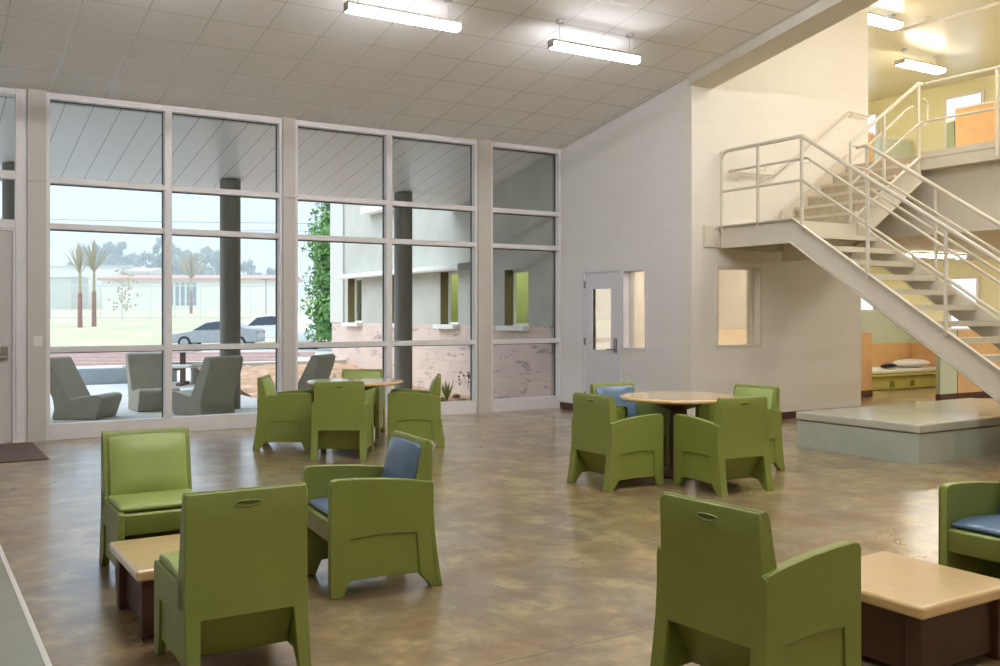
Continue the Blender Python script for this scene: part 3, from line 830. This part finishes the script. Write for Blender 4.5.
# ------------------------------------------------------------------ tables
def low_table(x, y, s, label):
    r = empty('low_table', (x, y, 0), label=label, cat='table', group='low square tables'); h = s/2
    MB().box(-h, h, -h, h, .275, .33).build('tabletop', M['laminate'], r, bevel=.018, seg=4)
    q = h-.03
    for sx in (-1, 1):
        for sy in (-1, 1):
            MB().box(min(sx*q, sx*(q-.075)), max(sx*q, sx*(q-.075)), min(sy*q, sy*(q-.075)), max(sy*q, sy*(q-.075)), 0, .275).build('leg', M['brown'], r, bevel=.008)
    for s_ in (-1, 1):
        e = q-.035; i = q-.06
        MB().box(-q+.075, q-.075, min(s_*e, s_*i), max(s_*e, s_*i), .03, .275).build('side_panel', M['brown'], r)
        MB().box(min(s_*e, s_*i), max(s_*e, s_*i), -q+.075, q-.075, .03, .275).build('side_panel', M['brown'], r)
    return r
low_table(1.245, 4.915, .68, 'low tan topped square table between the armless chairs')
low_table(3.79, 2.69, .68, 'low tan topped square table with dark brown base in the right foreground')
def round_table(x, y, label, mat):
    r = empty('round_table', (x, y, 0), label=label, cat='table', group='round tables with dark pedestal'); R_ = .545
    MB().lathe([(R_-.03, .705), (R_-.008, .71), (R_, .724), (R_-.003, .735), (R_-.015, .741), (R_-.05, .742)], seg=64).build('tabletop', mat, r, smooth=True, angle=50)
    MB().lathe([(.10, .62), (.30, .69), (.33, .704)], seg=32).build('support_plate', M['brown'], r, smooth=True)
    MB().lathe([(.23, 0), (.23, .02), (.12, .05), (.085, .08), (.08, .62)], seg=32).build('pedestal', M['brown'], r, smooth=True)
round_table(6.13, 6.70, 'tan topped round table among green armchairs in front of the white wall', M['laminate'])
x, y = camxy(-1.65, 10.95)
round_table(x, y, 'pale topped round table among green armchairs close to the windows', M['laminate'])

# ================================================================== outdoors
sf = MB(); s2 = lambda y: 4.07-.18*(y-12.62)
sf.prism([(12.72, s2(12.72)), (15.85, s2(15.85)), (15.85, s2(15.85)+.22), (12.72, s2(12.72)+.3)], FX, -7, 8.85)
sf = struct(sf.build('ceiling_soffit', M['soffit']))
struct(MB().box(-7, 8.85, 15.85, 15.92, 3.46, 3.74).build('trim_4', M['fascia']))
struct(MB().box(-8, 7.3, 12.63, 16.6, -.15, 0).box(-8, 5.35, 16.6, 22.0, -.15, 0).build('ground_patio', M['concrete']))
for i, x in enumerate((1.36, 4.42, 7.46, -1.7)):
    struct(MB().lathe([(.16, 0), (.16, s2(15.17)-.0)], (x, 15.17, 0), 32).build('column_%s' % 'abcd'[i], M['colgrey'], smooth=True))
# ground beyond, gently rising
gr = MB(); fx = .5290; fy = .8486
def grz(Z): return -.27 if Z < 53 else -.27+.0271*(Z-53)
def strip(name, mat, Z0, Z1, step, zo=0, X0=-160, X1=200):
    b = MB(); zs = []; Z = Z0
    while Z < Z1+.01: zs.append(Z); Z += step
    rows_ = []
    for Z in zs:
        row = []
        for X in range(X0, X1+1, 20):
            x, y = camxy(X, Z); row.append(b.bm.verts.new((x, y, grz(Z)+zo)))
        rows_.append(row)
    for a, c2 in zip(rows_, rows_[1:]):
        for j in range(len(a)-1): b.face([a[j], a[j+1], c2[j+1], c2[j]])
    return struct(b.build(name, mat, smooth=True))
b = MB().box(-24, 8.8, 22.0, 30, -.2, -.01); b.box(-24, -8, 12.63, 22, -.2, -.01); b.box(8.8, 30, 22, 30, -.2, -.01)
struct(b.build('ground_dirt', M['dirtpink']))
b = MB(); rows_ = []
for Z, z in ((24, -.02), (30, -.06), (36, -.15), (43.2, -.275)):
    rows_.append([b.bm.verts.new(camxy(X, Z)+(z,)) for X in range(-80, 101, 20)])
for a_, c_ in zip(rows_, rows_[1:]):
    for j in range(len(a_)-1): b.face([a_[j], a_[j+1], c_[j+1], c_[j]])
struct(b.build('ground_dirt_slope', M['dirtpink']))
strip('ground_parking', M['asphalt'], 43, 53, 5, .0)
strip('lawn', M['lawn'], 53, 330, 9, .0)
# soil bank
b = MB(); nx, ny = 22, 24; rows_ = []
for i in range(ny+1):
    row = []
    for j in range(nx+1):
        x = 5.35+3.5*j/nx; y = 16.6+4.4*i/ny
        edge = 0 if i in (0,) else 1
        row.append(b.bm.verts.new((x, y, .36*(i/ny)**1.1-.01+edge*random.uniform(-.02, .035))))
    rows_.append(row)
for a, c2 in zip(rows_, rows_[1:]):
    for j in range(nx): b.face([a[j], a[j+1], c2[j+1], c2[j]])
struct(b.build('ground_soil_bank', M['dirt']))
struct(MB().box(7.3, 8.85, 12.63, 16.6, -.15, -.005).box(5.35, 8.85, 16.6, 22.0, -.2, -.02).build('ground_planting_bed', M['dirt']))
struct(MB().box(5.3, 8.85, 21.0, 21.15, -.1, .42).build('kerb_wall', M['stucco_light']))
b = tag(MB().box(.8, 5.2, 21.9, 22.25, 0, .34).build('low_bench_wall', M['fascia'], bevel=.015), 'low grey wall at the far edge of the patio behind the lounge chairs', 'wall')
for k, Zb in enumerate((28.5, 30.6, 33, 36)):
    x0, y0 = camxy(-13.5, Zb); bb = MB().box(-5.5, 5.5, -.07, .07, -.12, .07).build('ground_board', M['board'], bevel=.01)
    xx, yy = camxy(-12.5, Zb); bb.location = (xx, yy, 0); bb.rotation_euler = (0, 0, -YAW+.02*k)
    tag(bb, 'long reddish board lying on the ground beyond the patio', 'board', 'reddish boards beyond the patio')
# rocks in planting bed
RK = [(7.8, 13.7), (8.3, 13.65), (8.45, 14.3), (7.75, 14.35), (8.4, 14.95), (7.75, 15.1), (5.7, 17.0), (6.1, 16.9), (6.5, 17.2)]
for k in range(9):
    o = MB().ico((0, 0, 0), 1, 2, (1, .8, .6), .12).build('rock', M['rock'], smooth=True)
    s = random.uniform(.06, .14); o.scale = (s, s, s)
    o.location = (RK[k][0], RK[k][1], s*.4 if k < 6 else .06)
    tag(o, 'small brown stone lying on the soil outside the windows', 'stone', 'stones on the soil outside')
# plants
def tuft(x, y, n, h, label):
    b = MB()
    for k in range(n):
        a = random.uniform(0, 2*PI); l = h*random.uniform(.6, 1); d = Vector((math.cos(a), math.sin(a), 0)); sd = Vector((-d.y, d.x, 0))
        P = [Vector((0, 0, 0)), d*l*.25+Vector((0, 0, l*.5)), d*l*.5+Vector((0, 0, l))]; wd = [.018, .016, .002]
        vs = [(b.bm.verts.new(p-sd*w_), b.bm.verts.new(p+sd*w_)) for p, w_ in zip(P, wd)]
        for q, r_ in zip(vs, vs[1:]): b.face([q[0], q[1], r_[1], r_[0]])
    o = b.build('agave_plant', M['agave']); o.location = (x, y, -.01); tag(o, label, 'plant')
tuft(8.05, 14.66, 26, .40, 'spiky green plant in the soil outside, just right of the near window chairs')
tuft(7.1, 17.6, 18, .40, 'thin grassy plant in the soil outside behind the round window column')
b = MB()
for k in range(9):
    a = random.uniform(0, 2*PI); b.tube([(0, 0, 0), (.05*math.cos(a), .05*math.sin(a), .2), (.2*math.cos(a), .2*math.sin(a), .45+.1*random.random())], .006, 5, r2=.002)
    for q in range(4): b.ico((.2*math.cos(a)+random.uniform(-.05, .05), .2*math.sin(a)+random.uniform(-.05, .05), .42+random.uniform(-.1, .1)), .02, 1)
o = b.build('twiggy_shrub', M['bark']); o.location = (8.25, 14.1, -.01); tag(o, 'bare twiggy shrub in the soil against the block wing', 'plant')

# outdoor lounge seats
prof = [(-.30, 0), (.33, 0), (.42, .25), (.43, .31), (.39, .345), (.30, .35), (-.02, .29), (-.06, .30), (-.36, .86), (-.40, .88), (-.47, .87), (-.50, .84), (-.47, .70), (-.37, .45), (-.30, .28), (-.28, .15), (-.31, .04)]
def lounge(X, Z, deg, label):
    x, y = camxy(X, Z)
    b = MB().prism(prof, FY, -.31, .31)
    o = b.build('lounge_seat', M['loungec'], bevel=.015, seg=2); o.location = (x, y, 0.001); o.rotation_euler = (0, 0, math.radians(deg)+(PI/2-YAW))
    tag(o, label, 'chair', 'moulded grey lounge seats on the patio')
def pxX(px, Z): return (px-500)/960*Z
lounge(pxX(84, 13.9), 13.9, -95, 'grey moulded lounge seat on the patio, left one seen in profile')
lounge(pxX(153, 15.1), 15.1, -146, 'grey moulded lounge seat on the patio facing the window, middle one of the left three')
lounge(pxX(205, 14.4), 14.4, 56, 'grey lounge seat on the patio with its back to the window by the dark column')
lounge(pxX(298, 14.9), 14.9, 76, 'grey moulded lounge seat on the patio leaning behind the pale round table')
# picnic table
x, y = camxy(pxX(178, 20.3), 20.3)
pt = empty('picnic_table', (x, y, 0), -YAW+.1, label='concrete picnic table on the patio beyond the lounge seats', cat='table')
MB().box(-.9, .42, -.4, .4, .70, .76).build('tabletop', M['fargrey'], pt, bevel=.01)
for s in (-1, 1):
    MB().box(-.9, .42, s*.72-.14, s*.72+.14, .40, .46).build('bench', M['fargrey'], pt, bevel=.01)
for x in (-.6, .1):
    MB().box(x-.05, x+.05, -.05, .05, 0, .70).box(x-.04, x+.04, -.7, .7, .34, .40).box(x-.05, x+.05, -.4, .4, 0, .06).build('leg_frame', M['bark'], pt)

# building wing
wall_with_holes('wall_wing_lower', M['brick'], 'x', 8.85, 9.1, 12.64, 21.9, -.1, 1.3, [(13.32, 14.07, 1.25, 1.3), (15.7, 16.4, 1.25, 1.3), (17.95, 18.65, 1.25, 1.3), (20.15, 20.95, 1.25, 1.3)])
wall_with_holes('wall_wing_upper', M['stucco'], 'x', 8.86, 9.1, 12.64, 21.9, 1.3, 7, [(13.32, 14.07, 1.3, 2.26), (15.7, 16.4, 1.3, 2.31), (17.95, 18.65, 1.3, 2.33), (20.15, 20.95, 1.3, 2.33)])
struct(MB().box(8.82, 9.1, 21.15, 21.93, 1.3, 7).build('wall_wing_pier', M['stucco_light']))
struct(MB().box(9.1, 14, 21.7, 21.9, -.1, 7).build('wall_wing_end', M['stucco_light']))
struct(MB().box(10.6, 10.7, 12.63, 21.7, 0, 3).box(9.1, 10.7, 12.63, 21.7, 2.9, 3.0).box(9.1, 10.6, 12.63, 21.7, -.1, .0).build('wall_wing_room', M['wingroom']))
struct(MB().box(8.85, 14, 12.64, 21.9, 7, 7.15).build('ceiling_wing_roof', M['stucco']))
for i, (a, c2, z1) in enumerate(((13.32, 14.07, 2.26), (15.7, 16.4, 2.31), (17.95, 18.65, 2.33), (20.15, 20.95, 2.33))):
    f = MB(); x0, x1 = 9.03, 9.08; t = .045
    f.box(x0, x1, a, a+t, 1.3, z1).box(x0, x1, c2-t, c2, 1.3, z1).box(x0, x1, a+t, c2-t, z1-t, z1).box(x0, x1, a+t, c2-t, 1.3, 1.3+t)
    o = struct(f.build('window_%d' % (11+i), M['trimwhite']))
    MB().box(9.05, 9.056, a+t, c2-t, 1.3+t, z1-t).build('pane', M['glass'], o)
    MB().box(8.865, 9.03, c2-.012, c2-.0005, 1.3, z1).build('jamb', M['jamb'], o)
    MB().box(8.72, 9.03, a-.05, c2+.05, 1.22, 1.30).build('window_sill', M['awning'], o)
for y in (14, 16.5, 19):  # unseen lamps added to brighten the room behind the wing panes
    r = empty('ceiling_light', (9.85, y, 2.9), label='unseen small ceiling lamp added to light the lime green wing room', cat='light', group='added lamps in the lime green wing room')
    MB().box(-.15, .15, -.5, .5, -.04, 0).build('housing', M['lamp_metal'], r); MB().box(-.13, .13, -.48, .48, -.06, -.04).build('diffuser', M['lens_dim'], r)
aw = empty('awning', (8.85, 17.9, 2.3), label='long white flat awning over the wing windows', cat='awning')
MB().prism([(0, 0.02), (-.30, 0), (-.32, .03), (-.32, .10), (0, .14)], lambda u, v, w_: (u, w_, v), -2.75, 2.85).build('canopy', M['awning'], aw)
MB().prism([(0, -.0), (-.32, -.02), (-.33, .11), (0, .16)], lambda u, v, w_: (u, w_, v), -2.79, -2.752).build('end_plate', M['fargrey'], aw)
wl = empty('wall_light', (8.85, 18.95, 3.72), label='white box wall light high on the wing, behind the round column', cat='light')
MB().box(-.22, 0, -.75, .75, 0, .14).build('housing', M['trimwhite'], wl, bevel=.01); MB().box(-.2, -.02, -.7, .7, -.02, 0).build('lens', M['sheet'], wl)

# cars
def car(X, Z, deg, paint, label, suv=False):
    x, y = camxy(X, Z)
    r = empty('car', (x, y, grz(Z)+.005), math.radians(deg)-YAW, label=label, cat='car', group='cars in the parking row')
    L = 2.25; W_ = .88
    if suv: body = [(-L, .35), (-L, .75), (-L+.12, .95), (-1.05, 1.05), (-.45, 1.58), (.3, 1.66), (1.7, 1.62), (2.1, 1.15), (L, 1.0), (L, .35)]
    else: body = [(-L, .3), (-L-.02, .58), (-L+.1, .74), (-1.05, .92), (-.35, 1.36), (.25, 1.44), (.85, 1.40), (1.6, 1.08), (2.15, 1.02), (L, .85), (L, .35)]
    b = MB()
    def sec(u, v, w_):
        tw = 1-.22*max(0, (v-.95))/.6; return (u, w_*tw, v)
    b.prism(body, sec, -W_, W_); b.build('body', M[paint], r, bevel=.05, seg=3)
    gl_ = [(-.95, 1.03), (-.42, 1.49), (.3, 1.57), (1.55, 1.53), (1.9, 1.12)] if suv else [(-.95, .95), (-.33, 1.30), (.25, 1.38), (.8, 1.34), (1.45, 1.06)]
    g = MB(); g.prism(gl_, sec, -W_-.01, W_+.01); g.build('windows', M['carglass'], r)
    for sx in (-1.38, 1.38):
        for s in (-1, 1):
            w_ = MB(); mt = Matrix.Translation((sx, s*(W_-.09), .33)) @ Matrix.Rotation(PI/2, 4, 'X')
            w_.use(M['tyre']).lathe([(.22, -.11), (.32, -.11), (.33, -.06), (.33, .06), (.32, .11), (.22, .11)], seg=20, mtx=mt)
            wh = w_.build('wheel', None, r); MB().lathe([(.21, -.12), (.21, .12)], seg=16, mtx=mt).build('rim', M['rim'], wh)
    for s in (-1, 1):
        MB().box(-L-.01, -L+.16, s*.66-.16, s*.66+.16, .62, .74).build('headlight', M['sheet'], r)
        MB().box(L-.1, L+.015, s*.68-.14, s*.68+.14, .78, .92).build('tail_light', M['redroof'], r)
    return r
car(pxX(217, 49), 49, 0, 'carsilver', 'silver saloon car parked beyond the patio, partly behind the dark column')
car(pxX(263, 55.5), 55.5, 20, 'carwhite', 'white estate car behind the silver one, seen left of the second pillar', True)
car(pxX(301, 50), 50, 100, 'carwhite', 'white car seen just right of the second pillar under the green tree', True)

# palms
def palm(px, Z, h, label, bare=.62, spread=.5, n=34, fl_=2.1):
    x, y = camxy(pxX(px, Z), Z); r = empty('palm_tree', (x, y, grz(Z)), label=label, cat='tree', group='palms on the lawn')
    MB().tube([(0, 0, 0), (0, 0, h*bare)], .20, 10, r2=.17).build('lower_trunk', M['palmbark'], r)
    MB().tube([(0, 0, h*bare), (0, 0, h)], .13, 10, r2=.10).build('upper_trunk', M['palmtop'], r)
    b = MB()
    for k in range(n):
        a = random.uniform(0, 2*PI); t = random.random()*spread; d = Vector((math.cos(a)*math.sin(t), math.sin(a)*math.sin(t), math.cos(t)))
        P = [Vector((0, 0, h-.2))+d*(fl_*s)+Vector((0, 0, -.5*t*s*s)) for s in (0, .35, .7, 1)]
        sd = Vector((-math.sin(a), math.cos(a), 0)); wd = (.02, .06, .06, .01)
        vs = [(b.bm.verts.new(p-sd*w_), b.bm.verts.new(p+sd*w_)) for p, w_ in zip(P, wd)]
        for q, r_ in zip(vs, vs[1:]): b.face([q[0], q[1], r_[1], r_[0]])
    b.build('fronds', M['frond'], r)
palm(80, 78, 4.5, 'left palm of the pair on the lawn, thin fan of upright fronds', n=20, spread=.7, fl_=2.7)
palm(94, 80.0, 4.7, 'right palm of the pair on the lawn, denser upright fronds', n=38, spread=.85, fl_=2.8)
palm(191, 120, 4.5, 'distant palm with pale spreading fronds before the tree line', n=70, spread=.9, fl_=3.6)

# leafy trees
def leaf_tree(name, x, y, z, h, rad, mat, label, group, nclump=14, nleaf=90, ls=.28, crown0=.25, core=True, cs=.78):
    r = empty(name, (x, y, z), label=label, cat='tree', group=group)
    MB().tube([(0, 0, 0), (.1*rad, 0, h*.4), (0, .1*rad, h*.8)], .035*h, 8, r2=.01*h).build('trunk', M['bark'], r)
    b = MB()
    for k in range(nclump):
        a = random.uniform(0, 2*PI); t = random.random(); hh = h*(crown0+(1-crown0)*t)
        rr = rad*math.sin(PI*min(.97, .18+.75*t))*random.uniform(.2, .9)
        c_ = Vector((rr*math.cos(a), rr*math.sin(a), hh*.93)); cr_ = rad*random.uniform(.28, .5)
        if core: b.ico(c_, cr_*cs, 2, (1, 1, .9), .16)
        for q in range(nleaf):
            d = Vector((random.gauss(0, 1), random.gauss(0, 1), random.gauss(0, 1))).normalized()*cr_*random.uniform(.7, 1.15)
            u = Vector((random.gauss(0, 1), random.gauss(0, 1), random.gauss(0, 1))).normalized(); v = u.cross(d).normalized()
            p = c_+d; s = ls*random.uniform(.6, 1.2)
            b.face([b.bm.verts.new(p-u*s), b.bm.verts.new(p-v*s*.5), b.bm.verts.new(p+u*s), b.bm.verts.new(p+v*s*.5)])
    b.build('foliage', mat, r)
    return r
x, y = camxy(pxX(339, 47), 47)
leaf_tree('leafy_tree', x, y, -.27, 7.6, 2.1, M['leaf'], 'green leafy tree showing beside the light wing corner', None, 34, 320, .13, .14, cs=.5)
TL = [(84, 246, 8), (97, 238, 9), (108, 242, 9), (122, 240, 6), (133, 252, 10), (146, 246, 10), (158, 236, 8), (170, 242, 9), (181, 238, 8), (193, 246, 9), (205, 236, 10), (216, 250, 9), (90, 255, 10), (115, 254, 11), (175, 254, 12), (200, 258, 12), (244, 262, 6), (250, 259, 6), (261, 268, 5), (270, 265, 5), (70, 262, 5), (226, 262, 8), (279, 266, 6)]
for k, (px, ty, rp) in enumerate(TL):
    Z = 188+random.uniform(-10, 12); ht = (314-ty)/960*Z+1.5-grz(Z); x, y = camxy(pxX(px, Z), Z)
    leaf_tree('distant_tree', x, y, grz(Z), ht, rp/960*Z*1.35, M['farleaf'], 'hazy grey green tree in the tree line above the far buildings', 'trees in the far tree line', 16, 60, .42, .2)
# small bare tree and sign like light post
x, y = camxy(pxX(122, 95), 95); r = empty('young_tree', (x, y, grz(95)), label='thin nearly leafless young tree on the lawn before the white building', cat='tree')
b = MB().tube([(0, 0, 0), (0, 0, 4.6)], .06, 6, r2=.02)
for k in range(16):
    a = random.uniform(0, 2*PI); z0 = random.uniform(1, 4); b.tube([(0, 0, z0), (.9*math.cos(a), .9*math.sin(a), z0+.7)], .03, 5, r2=.01)
b.build('trunk', M['fargrey'], r)
b = MB()
for k in range(60): b.ico((random.gauss(0, .6), random.gauss(0, .6), random.uniform(1, 5)), .12, 1)
b.build('foliage', M['frond'], r)

# far buildings (camera-axis aligned facades)
def far(name, X0_, X1_, Z, D, z1, label, wall, roof=None, roofh=.6, over=.6, windows=(), zbase=None):
    zb = grz(Z)-.3 if zbase is None else zbase
    xc, yc = camxy((X0_+X1_)/2, Z+D/2)
    r = empty(name, (xc, yc, zb), -YAW, label=label, cat='building', group='low institutional buildings beyond the lawn')
    a = (X1_-X0_)/2; d = D/2
    MB().box(-a, a, -d, d, 0, z1-zb).build('wall', wall, r)
    if roof is not None: MB().prism([(-d-over, 0), (d+over, 0), (d+over, roofh*.35), (0, roofh), (-d-over, roofh*.35)], lambda u, v, w_: (w_, u, v+z1-zb), -a-over, a+over).build('roof', roof, r)
    for (u0, u1, v0, v1) in windows:
        f = MB().box(u0-(X0_+X1_)/2, u1-(X0_+X1_)/2, -d-.06, -d+.05, v0-zb, v1-zb).build('window', M['fargl'], r)
    return r
ZB = 150; P = lambda px: pxX(px, ZB); H_ = lambda py: 1.5+(314-py)/960*ZB
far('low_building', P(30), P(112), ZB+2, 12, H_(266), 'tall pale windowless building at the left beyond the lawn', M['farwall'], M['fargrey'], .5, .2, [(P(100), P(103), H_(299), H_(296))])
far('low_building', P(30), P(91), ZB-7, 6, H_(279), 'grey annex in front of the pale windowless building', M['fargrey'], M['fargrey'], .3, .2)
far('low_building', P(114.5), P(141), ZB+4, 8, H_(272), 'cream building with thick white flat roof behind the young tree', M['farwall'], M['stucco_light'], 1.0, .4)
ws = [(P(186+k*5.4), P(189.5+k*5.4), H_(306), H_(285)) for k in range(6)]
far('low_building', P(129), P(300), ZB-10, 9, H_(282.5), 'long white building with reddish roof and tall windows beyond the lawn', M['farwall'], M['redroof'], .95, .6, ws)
# chain link fence on the lawn
x, y = camxy(0, 100); fe = empty('chain_link_fence', (x, y, grz(100)), -YAW, label='tall pale wire fence crossing the lawn before the far buildings', cat='fence')
for k in range(22):
    X = -52+k*2.6; MB().tube([(X, 0, 0), (X, 0, 3.5)], .035, 6).build('post', M['fence'], fe)
for z, rr in ((3.5, .045), (3.35, .03), (1.9, .02), (.15, .05)): MB().tube([(-52, 0, z), (5, 0, z)], rr, 6).build('rail', M['fence'], fe)
b = MB()
# light pole, power lines
x, y = camxy(pxX(266, 110), 110); lp = empty('light_pole', (x, y, grz(110)), -YAW, label='thin grey lamp post on the lawn left of the second pillar', cat='lamp')
MB().tube([(0, 0, 0), (0, 0, 4.2)], .06, 6).build('pole', M['wire'], lp); MB().box(-.5, .5, -.15, .15, 4.1, 4.25).build('lamp_head', M['wire'], lp)
for k, (ya, yb_) in enumerate(((217, 222), (226, 229))):
    Z = 90; pts = []
    for i in range(25):
        t = i/24; X = -60+90*t; yy = 0
        z = 1.5+(314-(ya-3)-(yb_-ya)*t*1.3)/960*Z-1.0*4*t*(1-t)*.6
        x, y = camxy(X, Z); pts.append((x, y, z))
    o = MB().tube(pts, .028, 5).build('power_line', M['wire']); tag(o, ('upper' if k == 0 else 'lower')+' thin overhead wire crossing the sky outside', 'wire', 'overhead wires')

# distant haze
t = NT('morning_haze'); vsn = t.new('ShaderNodeVolumeScatter'); vsn.inputs['Color'].default_value = (.78, .83, 1, 1); vsn.inputs['Density'].default_value = .0038
vsn.inputs['Anisotropy'].default_value = .0
t.n.remove(t.b); t.link(vsn.outputs[0], t.out.inputs['Volume'])
hz_ = MB().box(-130, 130, 60, 260, -2, 34).build('haze', t.m); hz_.rotation_euler = (0, 0, -YAW); tag(hz_, 'pale distant haze over the lawn and tree line', 'haze', kind='stuff')
# ------------------------------------------------------------------ view
vs = SC.view_settings; vs.view_transform = 'Standard'; vs.look = 'None'; vs.exposure = 0.5; vs.gamma = 1.0; vs.use_curve_mapping = False
SC.cycles.use_denoising = True
SC.cycles.volume_bounces = 3; SC.cycles.max_bounces = 8; SC.cycles.diffuse_bounces = 5; SC.cycles.transparent_max_bounces = 12
SC.cycles.caustics_reflective = False; SC.cycles.caustics_refractive = False
SC.cycles.sample_clamp_indirect = 6
